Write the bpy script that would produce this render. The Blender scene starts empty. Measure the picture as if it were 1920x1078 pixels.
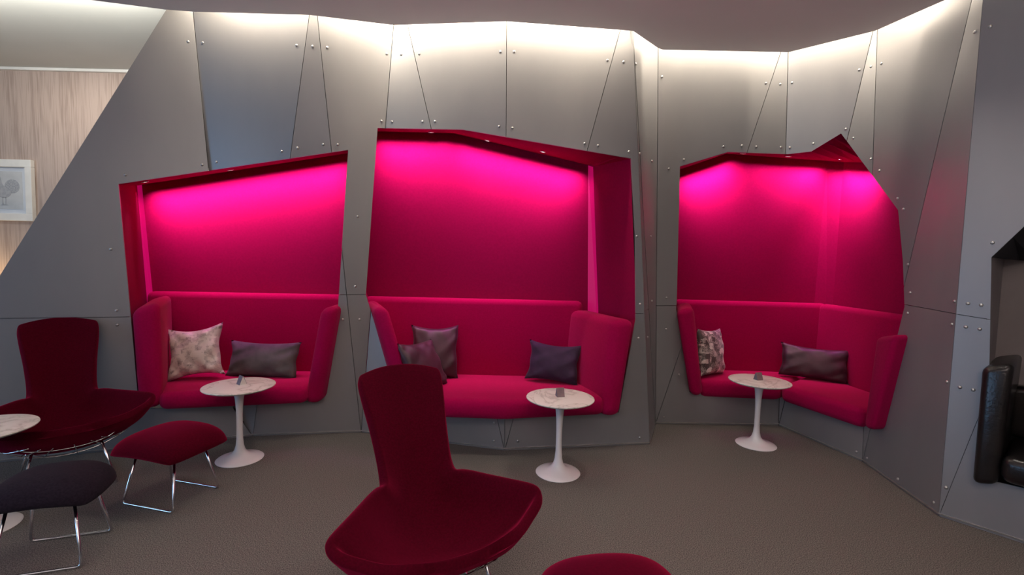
import bpy, bmesh, math, random
from mathutils import Vector, Matrix
from mathutils.geometry import delaunay_2d_cdt, intersect_line_line_2d

# ------------------------------------------------------------------ camera
scene = bpy.context.scene
COL = scene.collection
W, H, FPX = 1920, 1078, 900.0
CAM_H = 1.46
PITCH = math.atan(57 / FPX)
ROLL = 0.025
cam_d = bpy.data.cameras.new('camera')
cam_d.sensor_width = 36.0
cam_d.lens = 36.0 * FPX / W
cam_d.clip_start = 0.02
cam = bpy.data.objects.new('camera', cam_d)
COL.objects.link(cam)
R3 = Matrix.Rotation(math.pi / 2 - PITCH, 3, 'X') @ Matrix.Rotation(ROLL, 3, 'Z')
C0 = Vector((0, 0, CAM_H))
cam.matrix_world = Matrix.Translation(C0) @ R3.to_4x4()
scene.camera = cam

# ------------------------------------------------------------------ world, exposure
vs = scene.view_settings
vs.view_transform = 'Standard'
vs.look = 'None'
vs.gamma = 1.0
vs.use_curve_mapping = False
vs.exposure = 0.0
world = bpy.data.worlds.new('world')
scene.world = world
world.use_nodes = True
bg = world.node_tree.nodes['Background']
bg.inputs[0].default_value = (0.55, 0.72, 1.0, 1)
bg.inputs[1].default_value = 0.05


def area_light(name, loc, target, sx, sy, power, col, spread=math.pi, xdir=None):
    l = bpy.data.lights.new(name, 'AREA')
    l.shape = 'RECTANGLE'
    l.size, l.size_y = sx, sy
    l.energy = power
    l.color = col
    l.spread = spread
    o = bpy.data.objects.new(name, l)
    COL.objects.link(o)
    z = (Vector(loc) - Vector(target)).normalized()
    x = Vector(xdir) if xdir is not None else Vector((0, 0, 1)).cross(z)
    if x.length < 1e-4:
        x = Vector((1, 0, 0))
    if xdir is not None:
        x.normalize()
        z = (z - x * z.dot(x)).normalized()
    else:
        x = (x - z * x.dot(z)).normalized()
    y = z.cross(x)
    m = Matrix((x, y, z)).transposed().to_4x4()
    o.matrix_world = Matrix.Translation(Vector(loc)) @ m
    return o


def spot_light(name, loc, target, power, col, angle=90, blend=0.6, radius=0.03):
    l = bpy.data.lights.new(name, 'SPOT')
    l.energy = power
    l.color = col
    l.spot_size = math.radians(angle)
    l.spot_blend = blend
    l.shadow_soft_size = radius
    o = bpy.data.objects.new(name, l)
    COL.objects.link(o)
    z = (Vector(loc) - Vector(target)).normalized()
    o.matrix_world = Matrix.Translation(Vector(loc)) @ z.to_track_quat('Z', 'Y').to_matrix().to_4x4()
    return o


# daylight from the window wall far left behind the camera
area_light('daylight', (-7.6, -0.9, 1.6), (0, 2.6, 0.8), 4.2, 2.0, 125, (0.34, 0.61, 1.0))
CEIL = 3.10
COVE_E = 16.5       # watts per metre of cove strip
PINK = (1.0, 0.18, 0.82)
NICHE_SPOT = 3.2    # each small niche downlight
UP_E = 170.0         # each added uplighter, fill for the ceiling
DOWN_E = 34.0       # each ceiling downlight


# ------------------------------------------------------------------ projection helpers
def ray(px, py):
    return R3 @ Vector(((px - W / 2) / FPX, -(py - H / 2) / FPX, -1.0))


def at_z(px, py, z=0.0):
    d = ray(px, py)
    return C0 + d * ((z - CAM_H) / d.z)


def at_y(px, py, Y):
    d = ray(px, py)
    return C0 + d * (Y / d.y)


def at_plane(px, py, pl):
    n, c = pl
    d = ray(px, py)
    return C0 + d * ((c - n.dot(C0)) / n.dot(d))


def plane3(a, b, c):
    n = (b - a).cross(c - a).normalized()
    if n.dot(C0 - a) < 0:
        n = -n                      # towards the room
    return (n, n.dot(a))


def vplane(p, q):
    """vertical plane through two plan points"""
    return plane3(Vector((p[0], p[1], 0)), Vector((q[0], q[1], 0)), Vector((p[0], p[1], 1)))


# ------------------------------------------------------------------ object helpers
def link(name, me, mat, parent=None):
    if mat is not None and len(me.materials) == 0:
        me.materials.append(mat)
    o = bpy.data.objects.new(name, me)
    COL.objects.link(o)
    if parent is not None:
        o.parent = parent
    return o


def from_bm(name, bm, mat, parent=None, smooth=False, angle=None):
    bmesh.ops.recalc_face_normals(bm, faces=bm.faces[:])
    me = bpy.data.meshes.new(name)
    bm.to_mesh(me)
    bm.free()
    if smooth:
        for p in me.polygons:
            p.use_smooth = True
        if angle:
            me.set_sharp_from_angle(angle=math.radians(angle))
    return link(name, me, mat, parent)


def empty(name, loc=(0, 0, 0), rz=0.0):
    o = bpy.data.objects.new(name, None)
    COL.objects.link(o)
    o.location = loc
    o.rotation_euler = (0, 0, rz)
    o.empty_display_size = 0.1
    return o


def tag(o, label, cat, group=None):
    o['label'] = label
    o['category'] = cat
    if group:
        o['group'] = group
    return o


def structure(o, label=None):
    o['kind'] = 'structure'
    if label:
        o['label'] = label
    return o


def bm_prism(front, d, bevel=0.0, seg=3):
    """front polygon (3D points) pushed along vector d"""
    bm = bmesh.new()
    a = [bm.verts.new(p) for p in front]
    b = [bm.verts.new(Vector(p) + Vector(d)) for p in front]
    n = len(a)
    bm.faces.new(a)
    bm.faces.new(b[::-1])
    for i in range(n):
        bm.faces.new((a[i], b[i], b[(i + 1) % n], a[(i + 1) % n]))
    bmesh.ops.recalc_face_normals(bm, faces=bm.faces[:])
    if bevel:
        bmesh.ops.bevel(bm, geom=bm.edges[:], offset=bevel, segments=seg, profile=0.5,
                        affect='EDGES', clamp_overlap=True)
    return bm


def bm_loft(a_pts, b_pts, bevel=0.0, seg=3):
    bm = bmesh.new()
    a = [bm.verts.new(p) for p in a_pts]
    b = [bm.verts.new(p) for p in b_pts]
    n = len(a)
    bm.faces.new(a)
    bm.faces.new(b[::-1])
    for i in range(n):
        bm.faces.new((a[i], b[i], b[(i + 1) % n], a[(i + 1) % n]))
    bmesh.ops.recalc_face_normals(bm, faces=bm.faces[:])
    if bevel:
        bmesh.ops.bevel(bm, geom=bm.edges[:], offset=bevel, segments=seg, profile=0.5,
                        affect='EDGES', clamp_overlap=True)
    return bm


def bm_box(lo, hi, bevel=0.0):
    x0, y0, z0 = lo
    x1, y1, z1 = hi
    return bm_prism([Vector((x0, y0, z0)), Vector((x1, y0, z0)), Vector((x1, y1, z0)), Vector((x0, y1, z0))],
                    (0, 0, z1 - z0), bevel)


def bm_lathe(profile, n=40):
    bm = bmesh.new()
    rings = []
    for r, z in profile:
        if r < 1e-5:
            rings.append([bm.verts.new((0, 0, z))])
        else:
            rings.append([bm.verts.new((r * math.cos(2 * math.pi * i / n), r * math.sin(2 * math.pi * i / n), z))
                          for i in range(n)])
    for a, b in zip(rings, rings[1:]):
        for i in range(n):
            j = (i + 1) % n
            if len(a) == 1:
                bm.faces.new((a[0], b[i], b[j]))
            elif len(b) == 1:
                bm.faces.new((a[i], b[0], a[j]))
            else:
                bm.faces.new((a[i], b[i], b[j], a[j]))
    return bm


def catmull(pts, k=6, closed=False):
    pts = [Vector(p) for p in pts]
    out = []
    n = len(pts)
    for i in range(n if closed else n - 1):
        if closed:
            p0, p1, p2, p3 = (pts[(i + j - 1) % n] for j in range(4))
        else:
            p0, p1, p2, p3 = pts[max(i - 1, 0)], pts[i], pts[i + 1], pts[min(i + 2, n - 1)]
        for q in range(k):
            t = q / k
            out.append(0.5 * ((2 * p1) + (p2 - p0) * t + (2 * p0 - 5 * p1 + 4 * p2 - p3) * t * t
                              + (3 * p1 - p0 - 3 * p2 + p3) * t ** 3))
    if not closed:
        out.append(pts[-1])
    return out


def round_poly(pts, r, k=4):
    """round the corners of an open polyline"""
    pts = [Vector(p) for p in pts]
    out = [pts[0]]
    for a, b, c in zip(pts, pts[1:], pts[2:]):
        u, v = (a - b), (c - b)
        rr = min(r, u.length * 0.45, v.length * 0.45)
        p, q = b + u.normalized() * rr, b + v.normalized() * rr
        for i in range(k + 1):
            t = i / k
            out.append((1 - t) ** 2 * p + 2 * t * (1 - t) * b + t * t * q)
    out.append(pts[-1])
    return out


def bm_tube(path, r, n=10, bm=None):
    bm = bm or bmesh.new()
    path = [Vector(p) for p in path]
    prev = None
    nrm = None
    rings = []
    for i, p in enumerate(path):
        t = (path[min(i + 1, len(path) - 1)] - path[max(i - 1, 0)]).normalized()
        if nrm is None:
            nrm = t.orthogonal().normalized()
        else:
            nrm = (nrm - t * nrm.dot(t)).normalized()
        bn = t.cross(nrm)
        rings.append([bm.verts.new(p + (nrm * math.cos(2 * math.pi * j / n) + bn * math.sin(2 * math.pi * j / n)) * r)
                      for j in range(n)])
    for a, b in zip(rings, rings[1:]):
        for j in range(n):
            bm.faces.new((a[j], b[j], b[(j + 1) % n], a[(j + 1) % n]))
    bm.faces.new(rings[0][::-1])
    bm.faces.new(rings[-1])
    return bm


# ------------------------------------------------------------------ materials
def new_mat(name):
    m = bpy.data.materials.new(name)
    m.use_nodes = True
    return m, m.node_tree, m.node_tree.nodes['Principled BSDF']


def noise_mat(name, c1, c2, scale, rough=0.8, bump=0.0, bscale=None, metallic=0.0, detail=6, stretch=(1, 1, 1),
              sheen=0.0, spec=0.5, coords='Object', contrast=(0.35, 0.65), sheen_col=None):
    m, nt, b = new_mat(name)
    tc = nt.nodes.new('ShaderNodeTexCoord')
    mp = nt.nodes.new('ShaderNodeMapping')
    mp.inputs['Scale'].default_value = stretch
    nt.links.new(tc.outputs[coords], mp.inputs[0])
    nz = nt.nodes.new('ShaderNodeTexNoise')
    nz.inputs['Scale'].default_value = scale
    nz.inputs['Detail'].default_value = detail
    nt.links.new(mp.outputs[0], nz.inputs['Vector'])
    cr = nt.nodes.new('ShaderNodeValToRGB')
    cr.color_ramp.elements[0].position = contrast[0]
    cr.color_ramp.elements[1].position = contrast[1]
    cr.color_ramp.elements[0].color = (*c1, 1)
    cr.color_ramp.elements[1].color = (*c2, 1)
    nt.links.new(nz.outputs['Fac'], cr.inputs[0])
    nt.links.new(cr.outputs[0], b.inputs['Base Color'])
    b.inputs['Roughness'].default_value = rough
    b.inputs['Metallic'].default_value = metallic
    b.inputs['Specular IOR Level'].default_value = spec
    if sheen:
        b.inputs['Sheen Weight'].default_value = sheen
        b.inputs['Sheen Roughness'].default_value = 0.45
        if sheen_col:
            b.inputs['Sheen Tint'].default_value = (*sheen_col, 1)
    if bump:
        n2 = nt.nodes.new('ShaderNodeTexNoise')
        n2.inputs['Scale'].default_value = bscale or scale
        n2.inputs['Detail'].default_value = 3
        nt.links.new(mp.outputs[0], n2.inputs['Vector'])
        bp = nt.nodes.new('ShaderNodeBump')
        bp.inputs['Strength'].default_value = bump
        bp.inputs['Distance'].default_value = 0.004
        nt.links.new(n2.outputs['Fac'], bp.inputs['Height'])
        nt.links.new(bp.outputs[0], b.inputs['Normal'])
    return m


def emit_mat(name, col, strength):
    m, nt, b = new_mat(name)
    b.inputs['Base Color'].default_value = (0.8, 0.8, 0.8, 1)
    b.inputs['Emission Color'].default_value = (*col, 1)
    b.inputs['Emission Strength'].default_value = strength
    return m


M_PANEL = noise_mat('grey_satin_panel', (0.27, 0.27, 0.28), (0.33, 0.327, 0.33), 1.6, rough=0.42, metallic=0.45,
                    bump=0.02, bscale=220, stretch=(1, 1, 0.35), contrast=(0.3, 0.7))
M_BACK = noise_mat('dark_backing', (0.012, 0.012, 0.013), (0.02, 0.02, 0.02), 5, rough=0.9)
M_BOLT = noise_mat('steel_bolt', (0.6, 0.59, 0.57), (0.7, 0.69, 0.67), 30, rough=0.3, metallic=0.9)
M_CEIL = noise_mat('ceiling_paint', (0.76, 0.72, 0.71), (0.80, 0.76, 0.75), 1.0, rough=0.9)
M_CEIL2 = noise_mat('upper_ceiling_paint', (0.60, 0.61, 0.58), (0.64, 0.65, 0.62), 1.0, rough=0.9)
M_WALLP = noise_mat('wall_paint', (0.32, 0.31, 0.31), (0.35, 0.34, 0.34), 1.0, rough=0.9)
M_CARPET = noise_mat('carpet', (0.03, 0.0275, 0.0255), (0.27, 0.247, 0.225), 210, rough=1.0, bump=0.08, bscale=300,
                     detail=5, spec=0.1, contrast=(0.3, 0.7))
M_FABRIC = noise_mat('raspberry_fabric', (0.32, 0.0004, 0.052), (0.37, 0.0008, 0.062), 90, rough=0.95, bump=0.25,
                     bscale=500, sheen=0.15, spec=0.1, sheen_col=(1, 0.25, 0.45))
M_LINING = noise_mat('raspberry_lining', (0.25, 0.0004, 0.044), (0.28, 0.0007, 0.050), 60, rough=0.85, spec=0.15)
M_CHAIRF = noise_mat('crimson_fabric', (0.050, 0.0004, 0.006), (0.070, 0.0006, 0.009), 120, rough=0.95, bump=0.3,
                     bscale=600, sheen=0.42, spec=0.05, sheen_col=(1, 0.03, 0.16))
M_PLUMF = noise_mat('plum_fabric', (0.014, 0.010, 0.018), (0.022, 0.016, 0.026), 120, rough=0.95, bump=0.3,
                    bscale=600, sheen=0.03, spec=0.1)
M_CHROME = noise_mat('chrome', (0.72, 0.73, 0.75), (0.8, 0.8, 0.82), 20, rough=0.12, metallic=1.0)
M_WHITE = noise_mat('white_lacquer', (0.78, 0.77, 0.78), (0.82, 0.81, 0.82), 3, rough=0.25)
M_LEATHER = noise_mat('black_leather', (0.008, 0.007, 0.007), (0.016, 0.013, 0.012), 14, rough=0.28, bump=0.35,
                      bscale=60)
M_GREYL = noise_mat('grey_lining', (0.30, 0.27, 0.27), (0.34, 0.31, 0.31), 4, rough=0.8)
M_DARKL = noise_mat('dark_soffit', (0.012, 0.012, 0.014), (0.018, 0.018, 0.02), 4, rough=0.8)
M_LENS = emit_mat('lamp_lens', (1.0, 0.72, 0.82), 6.0)
M_CORNER_GLOW = emit_mat('pink_corner_glow', (0.42, 0.002, 0.10), 0.7)  # niche corner chamfers, their bright band put in as weak emission
M_CORNER_GLOW.node_tree.nodes['Principled BSDF'].inputs['Base Color'].default_value = (0.3, 0.002, 0.06, 1)
M_LED = emit_mat('led_strip', (1.0, 0.86, 0.66), 3.0)
M_FRAME = noise_mat('white_frame', (0.74, 0.72, 0.68), (0.8, 0.78, 0.74), 8, rough=0.5)
M_MOUNT = noise_mat('picture_mount', (0.62, 0.65, 0.70), (0.66, 0.69, 0.74), 6, rough=0.7)
M_PRINT = noise_mat('picture_paper', (0.50, 0.51, 0.52), (0.56, 0.57, 0.58), 9, rough=0.8)
M_INK = noise_mat('grey_ink', (0.25, 0.26, 0.29), (0.46, 0.47, 0.49), 60, rough=0.8, stretch=(1, 1, 2))
M_INK2 = noise_mat('pale_grey_ink', (0.34, 0.35, 0.38), (0.42, 0.43, 0.45), 40, rough=0.8)
M_CARD_A = noise_mat('mauve_card', (0.20, 0.13, 0.14), (0.25, 0.17, 0.17), 30, rough=0.6)
M_CARD_B = noise_mat('slate_card', (0.13, 0.12, 0.16), (0.17, 0.16, 0.20), 30, rough=0.6)
M_CARD_C = noise_mat('pale_card', (0.62, 0.58, 0.55), (0.70, 0.66, 0.62), 30, rough=0.6)

# marble
M_MARBLE, nt, b = new_mat('white_marble')
tc = nt.nodes.new('ShaderNodeTexCoord')
nz = nt.nodes.new('ShaderNodeTexNoise')
nz.inputs['Scale'].default_value = 4.5
nz.inputs['Detail'].default_value = 8
nz.inputs['Distortion'].default_value = 1.6
nt.links.new(tc.outputs['Object'], nz.inputs['Vector'])
cr = nt.nodes.new('ShaderNodeValToRGB')
els = cr.color_ramp.elements
els[0].position, els[0].color = 0.44, (0.80, 0.78, 0.73, 1)
els[1].position, els[1].color = 0.56, (0.80, 0.78, 0.73, 1)
e = els.new(0.495); e.color = (0.55, 0.53, 0.48, 1)
e = els.new(0.47); e.color = (0.74, 0.72, 0.67, 1)
e = els.new(0.52); e.color = (0.72, 0.70, 0.65, 1)
nt.links.new(nz.outputs['Fac'], cr.inputs[0])
nt.links.new(cr.outputs[0], b.inputs['Base Color'])
b.inputs['Roughness'].default_value = 0.4
b.inputs['Specular IOR Level'].default_value = 0.3

# oak veneer
M_WOOD, nt, b = new_mat('oak_veneer')
tc = nt.nodes.new('ShaderNodeTexCoord')
mp = nt.nodes.new('ShaderNodeMapping')
mp.inputs['Scale'].default_value = (3.2, 1.0, 0.4)
nt.links.new(tc.outputs['Object'], mp.inputs[0])
nz = nt.nodes.new('ShaderNodeTexNoise')
nz.inputs['Scale'].default_value = 1.3
nz.inputs['Detail'].default_value = 2
nz.inputs['Distortion'].default_value = 0.5
nt.links.new(mp.outputs[0], nz.inputs['Vector'])
ma = nt.nodes.new('ShaderNodeMath'); ma.operation = 'MULTIPLY'; ma.inputs[1].default_value = 22.0
nt.links.new(nz.outputs['Fac'], ma.inputs[0])
sn = nt.nodes.new('ShaderNodeMath'); sn.operation = 'SINE'
nt.links.new(ma.outputs[0], sn.inputs[0])
mp2 = nt.nodes.new('ShaderNodeMapping'); mp2.inputs['Scale'].default_value = (90, 1, 3)
nt.links.new(tc.outputs['Object'], mp2.inputs[0])
n3 = nt.nodes.new('ShaderNodeTexNoise'); n3.inputs['Scale'].default_value = 1.0
nt.links.new(mp2.outputs[0], n3.inputs['Vector'])
ad = nt.nodes.new('ShaderNodeMath'); ad.operation = 'MULTIPLY_ADD'; ad.inputs[1].default_value = 0.09
nt.links.new(sn.outputs[0], ad.inputs[0]); nt.links.new(n3.outputs['Fac'], ad.inputs[2])
cr = nt.nodes.new('ShaderNodeValToRGB')
cr.color_ramp.elements[0].position, cr.color_ramp.elements[0].color = 0.28, (0.36, 0.27, 0.225, 1)
cr.color_ramp.elements[1].position, cr.color_ramp.elements[1].color = 0.6, (0.50, 0.39, 0.335, 1)
nt.links.new(ad.outputs[0], cr.inputs[0]); nt.links.new(cr.outputs[0], b.inputs['Base Color'])
b.inputs['Roughness'].default_value = 0.55


def print_mat(name, light, dark, scale, thr, rough=0.5, sheen=0.3):
    """little drawn blocks and windows printed on cushion fabric"""
    m, nt, b = new_mat(name)
    tc = nt.nodes.new('ShaderNodeTexCoord')
    mp = nt.nodes.new('ShaderNodeMapping'); mp.inputs['Scale'].default_value = (scale, scale, scale)
    nt.links.new(tc.outputs['UV'], mp.inputs[0])
    v1 = nt.nodes.new('ShaderNodeTexVoronoi'); v1.distance = 'CHEBYCHEV'
    v1.inputs['Scale'].default_value = 1.0
    nt.links.new(mp.outputs[0], v1.inputs['Vector'])
    br = nt.nodes.new('ShaderNodeTexBrick'); br.inputs['Scale'].default_value = 2.6
    br.inputs['Mortar Size'].default_value = 0.06; br.inputs['Brick Width'].default_value = 0.35
    br.inputs['Row Height'].default_value = 0.55
    br.inputs['Color1'].default_value = (1, 1, 1, 1); br.inputs['Color2'].default_value = (0.25, 0.25, 0.25, 1)
    br.inputs['Mortar'].default_value = (0, 0, 0, 1)
    nt.links.new(mp.outputs[0], br.inputs['Vector'])
    nz = nt.nodes.new('ShaderNodeTexNoise'); nz.inputs['Scale'].default_value = 0.9
    nt.links.new(mp.outputs[0], nz.inputs['Vector'])
    sep = nt.nodes.new('ShaderNodeSeparateColor')
    nt.links.new(v1.outputs['Color'], sep.inputs[0])
    mx = nt.nodes.new('ShaderNodeMix'); mx.data_type = 'FLOAT'
    nt.links.new(sep.outputs[1], mx.inputs[0])
    nt.links.new(sep.outputs[0], mx.inputs[2]); nt.links.new(br.outputs['Color'], mx.inputs[3])
    m2 = nt.nodes.new('ShaderNodeMath'); m2.operation = 'MULTIPLY_ADD'; m2.inputs[1].default_value = 1.0
    sb = nt.nodes.new('ShaderNodeMath'); sb.operation = 'SUBTRACT'; sb.inputs[1].default_value = 0.5
    nt.links.new(nz.outputs['Fac'], sb.inputs[0])
    nt.links.new(sb.outputs[0], m2.inputs[0]); nt.links.new(mx.outputs[0], m2.inputs[2])
    cr = nt.nodes.new('ShaderNodeValToRGB'); cr.color_ramp.interpolation = 'LINEAR'
    cr.color_ramp.elements[0].position = thr - 0.1; cr.color_ramp.elements[0].color = (*dark, 1)
    cr.color_ramp.elements[1].position = thr + 0.1; cr.color_ramp.elements[1].color = (*light, 1)
    nt.links.new(m2.outputs[0], cr.inputs[0]); nt.links.new(cr.outputs[0], b.inputs['Base Color'])
    b.inputs['Roughness'].default_value = rough
    b.inputs['Sheen Weight'].default_value = sheen
    return m


M_PILLOW_A = print_mat('cream_print', (0.52, 0.45, 0.41), (0.20, 0.16, 0.155), 12, 0.16, 0.4)
M_PILLOW_B = print_mat('city_print', (0.66, 0.58, 0.54), (0.06, 0.045, 0.042), 10, 0.5)
M_PILLOW_GREY = noise_mat('grey_velvet', (0.05, 0.045, 0.047), (0.095, 0.085, 0.085), 7, rough=0.85, sheen=0.04, bump=0.2,
                          bscale=30)
M_PILLOW_PLUM = noise_mat('plum_satin', (0.035, 0.009, 0.016), (0.060, 0.018, 0.028), 7, rough=0.5, sheen=0.04,
                          bump=0.2, bscale=25)
M_PILLOW_VIOLET = noise_mat('violet_velvet', (0.018, 0.006, 0.024), (0.032, 0.010, 0.040), 7, rough=0.8, sheen=0.05)

# ------------------------------------------------------------------ faceted wall: nodes
# floor nodes are pixels on z = 0; top nodes are pixels along the ceiling edge, a hand's breadth behind it
GAP = 0.20
F0, K, N1, Q, R_, T_, U_, V_, X_ = ((-236, 892), (474, 818), (677, 811), (946, 845), (1218, 833), (1229, 795),
                                    (1460, 798), (1617, 866), (1760, 968))
Z_ = (2200, 1111)
fl = {n: at_z(*p) for n, p in dict(F0=F0, K=K, N1=N1, Q=Q, R=R_, T=T_, U=U_, V=V_, X=X_, Z=Z_).items()}


def top(px, py, gap=GAP):
    e = at_z(px, py, CEIL)
    return at_y(px, py, e.y + gap)


t362, t580, t738, t950 = top(362, 22), top(580, 28, 0.14), top(738, 47, 0.27), top(950, 40)
t1187 = top(1187, 60)
t1478 = top(1478, 98)
t1645 = top(1645, 60)
t1843 = top(1846, -36, 0.05)

PL = {}
PL['W0'] = plane3(fl['F0'], fl['K'], t362)
PL['W1'] = plane3(t362, t580, fl['K'])
PL['W2'] = plane3(t580, fl['K'], fl['N1'])
t595 = at_plane(595, 30, PL['W2'])
PL['W3'] = plane3(t595, t738, fl['N1'])
PL['W4'] = plane3(t738, fl['N1'], fl['Q'])
t765 = at_plane(765, 50, PL['W4'])
PL['W5'] = plane3(t765, t950, fl['Q'])
PL['W7'] = plane3(t1187, fl['Q'], fl['R'])
t1165 = at_plane(1163, 56, PL['W7'])
PL['W6'] = plane3(t950, t1165, fl['Q'])
PL['W8'] = plane3(t1187, fl['R'], fl['T'])
t1232 = top(1234, 90)
PL['W8b'] = plane3(t1187, t1232, fl['T'])
PL['W9b'] = plane3(t1478, fl['T'], fl['U'])
t1460 = at_plane(1464, 98, PL['W9b'])
PL['W9a'] = plane3(t1232, t1460, fl['T'])
PL['W10b'] = plane3(t1645, fl['U'], fl['V'])
t1636 = at_plane(1636, 62, PL['W10b'])
PL['W10a'] = plane3(t1478, t1636, fl['U'])
PL['W12'] = plane3(t1843, fl['V'], fl['X'])
t1822 = at_plane(1829, -30, PL['W12'])
PL['W11'] = plane3(t1645, t1822, fl['V'])
tz = Vector((fl['Z'].x + 0.0, fl['Z'].y + 0.0, 3.2))
PL['W13b'] = plane3(t1843, fl['X'], fl['Z'])
PL['W13a'] = PL['W13b']


def proj(P):
    d = R3.transposed() @ (Vector(P) - C0)
    return (W / 2 + FPX * d.x / -d.z, H / 2 - FPX * d.y / -d.z)


run13 = (fl['Z'] - fl['X']).normalized()


def on13(s_, z):
    """point of the far right wall, s_ metres along its foot, at height z"""
    n, c = PL['W13b']
    p = fl['X'] + run13 * s_
    hn = Vector((n.x, n.y, 0))
    k = (c - n.dot(Vector((p.x, p.y, z)))) / hn.dot(hn)
    return Vector((p.x, p.y, z)) + hn * k


E13b, E13t = proj(on13(2.15, 0)), proj(on13(2.15, 3.35))


def ext(t, bo, k=1.14):
    return (bo[0] + (t[0] - bo[0]) * k, bo[1] + (t[1] - bo[1]) * k)


def diag(y):
    return (310 - 0.6263 * (y - 20), y)


POLY = {
    'W0': [ext((310, 20), (0, 515), 1.25), ext((362, 22), (390, 310), 1.4), (390, 310), (437, 765), K, F0],
    'W1': [ext((362, 22), (390, 310), 1.4), ext((580, 28), K), K, (437, 765), (390, 310)],
    'W2': [ext((580, 28), K), ext((595, 30), N1), N1, K],
    'W3': [ext((595, 30), N1), ext((738, 47), N1), N1],
    'W4': [ext((738, 47), N1), ext((765, 50), Q), Q, N1],
    'W5': [ext((765, 50), Q), ext((950, 40), Q), Q],
    'W6': [ext((950, 40), Q), ext((1163, 56), Q), Q],
    'W7': [ext((1163, 56), Q), ext((1187, 60), R_), R_, Q],
    'W8': [ext((1187, 60), R_), ext((1187, 60), T_), T_, R_],
    'W8b': [ext((1187, 60), T_), ext((1234, 90), T_), T_],
    'W9a': [ext((1234, 90), T_), ext((1464, 98), T_), T_],
    'W9b': [ext((1464, 98), T_), ext((1478, 98), U_), U_, T_],
    'W10a': [ext((1478, 98), U_), ext((1636, 62), U_), U_],
    'W10b': [ext((1636, 62), U_), ext((1645, 60), V_), V_, U_],
    'W11': [ext((1645, 60), V_), ext((1829, -30), V_), V_],
    'W12': [ext((1829, -30), V_), ext((1846, -36), X_), X_, V_],
    'W13a': [ext((1846, -36), X_), (2000, -225), (2000, 372), X_],
    'W13b': [X_, (2000, 372), (2000, -225), E13t, E13b],
}
SEAMS = {'W0': ((0, 597), (250, 594)), 'W2': ((600, 552.5), (700, 552)), 'W3': ((600, 552.5), (700, 552)),
         'W7': ((1180, 588), (1225, 588)), 'W8': ((1195, 588), (1230, 574)), 'W9a': ((1225, 573), (1275, 573)),
         'W9b': ((1225, 573), (1275, 573)), 'W12': ((1697, 571), (1812, 592)), 'W13a': ((1812, 592), (1862, 600)),
         'W4': ((690, 600), (740, 600))}
del SEAMS['W4']

OPEN = {
    'N1': [(222, 345), (653, 281), (634, 573), (598, 753), (290, 766), (260, 762), (244, 582)],
    'N2': [(708, 240), (868, 243), (1183, 297), (1191, 440), (1192, 600), (1160, 774), (946, 782), (754, 778),
           (698, 592), (686, 552)],
    'N3': [(1275, 312), (1365, 285), (1477, 289), (1521, 284), (1577, 250), (1684, 394), (1693, 490), (1696, 575),
           (1680, 640), (1640, 790), (1461, 742), (1293, 736), (1268, 580), (1269, 560)],
    'N4': [(1859, 482), (2020, 330), proj(on13(1.55, 1.62)), proj(on13(1.55, 0.30)), (1920, 915), (1832, 895), (1845, 690), (1855, 690)],
}


def inside(p, poly):
    c = False
    n = len(poly)
    for i in range(n):
        (x0, y0), (x1, y1) = poly[i], poly[(i + 1) % n]
        if (y0 > p[1]) != (y1 > p[1]) and p[0] < (x1 - x0) * (p[1] - y0) / (y1 - y0) + x0:
            c = not c
    return c


def area2(poly):
    return 0.5 * sum(a[0] * b[1] - b[0] * a[1] for a, b in zip(poly, poly[1:] + poly[:1]))


def offset_poly(poly, d):
    """move every edge inwards by d (outwards if d < 0)"""
    sgn = 1 if area2(poly) > 0 else -1
    n = len(poly)
    out = []
    for i in range(n):
        p, q, r = Vector(poly[i - 1]), Vector(poly[i]), Vector(poly[(i + 1) % n])
        e1, e2 = (q - p).normalized(), (r - q).normalized()
        n1 = Vector((-e1.y, e1.x)) * sgn
        n2 = Vector((-e2.y, e2.x)) * sgn
        bis = n1 + n2
        if bis.length < 1e-5:
            bis = n1
        bis.normalize()
        k = d / max(bis.dot(n1), 0.12)
        lim = 14 * abs(d)
        k = max(-lim, min(lim, k))
        out.append(tuple(q + bis * k))
    return out


def clip_half(poly, a, b, side):
    def f(p):
        return side * ((b[0] - a[0]) * (p[1] - a[1]) - (b[1] - a[1]) * (p[0] - a[0]))
    out = []
    n = len(poly)
    for i in range(n):
        p, q = poly[i], poly[(i + 1) % n]
        fp, fq = f(p), f(q)
        if fp >= 0:
            out.append(p)
        if fp * fq < 0:
            t = fp / (fp - fq)
            out.append((p[0] + (q[0] - p[0]) * t, p[1] + (q[1] - p[1]) * t))
    return out


def cut_tris(poly, holes):
    """triangles (pixel space) of poly minus holes, grouped as vertex list + triangles"""
    faces = []
    verts = []
    for pg in [poly] + holes:
        i0 = len(verts)
        verts += [Vector(p) for p in pg]
        idx = list(range(i0, len(verts)))
        if area2([tuple(v) for v in pg]) < 0:
            idx.reverse()
        faces.append(idx)
    ov, oe, of, _, _, orig = delaunay_2d_cdt(verts, [], faces, 1, 1e-4)
    tris = []
    for f, og in zip(of, orig):
        c = sum((ov[i] for i in f), Vector((0, 0))) / len(f)
        if inside(c, poly) and not any(inside(c, h) for h in holes):
            tris.append(f)
    return ov, tris


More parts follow.
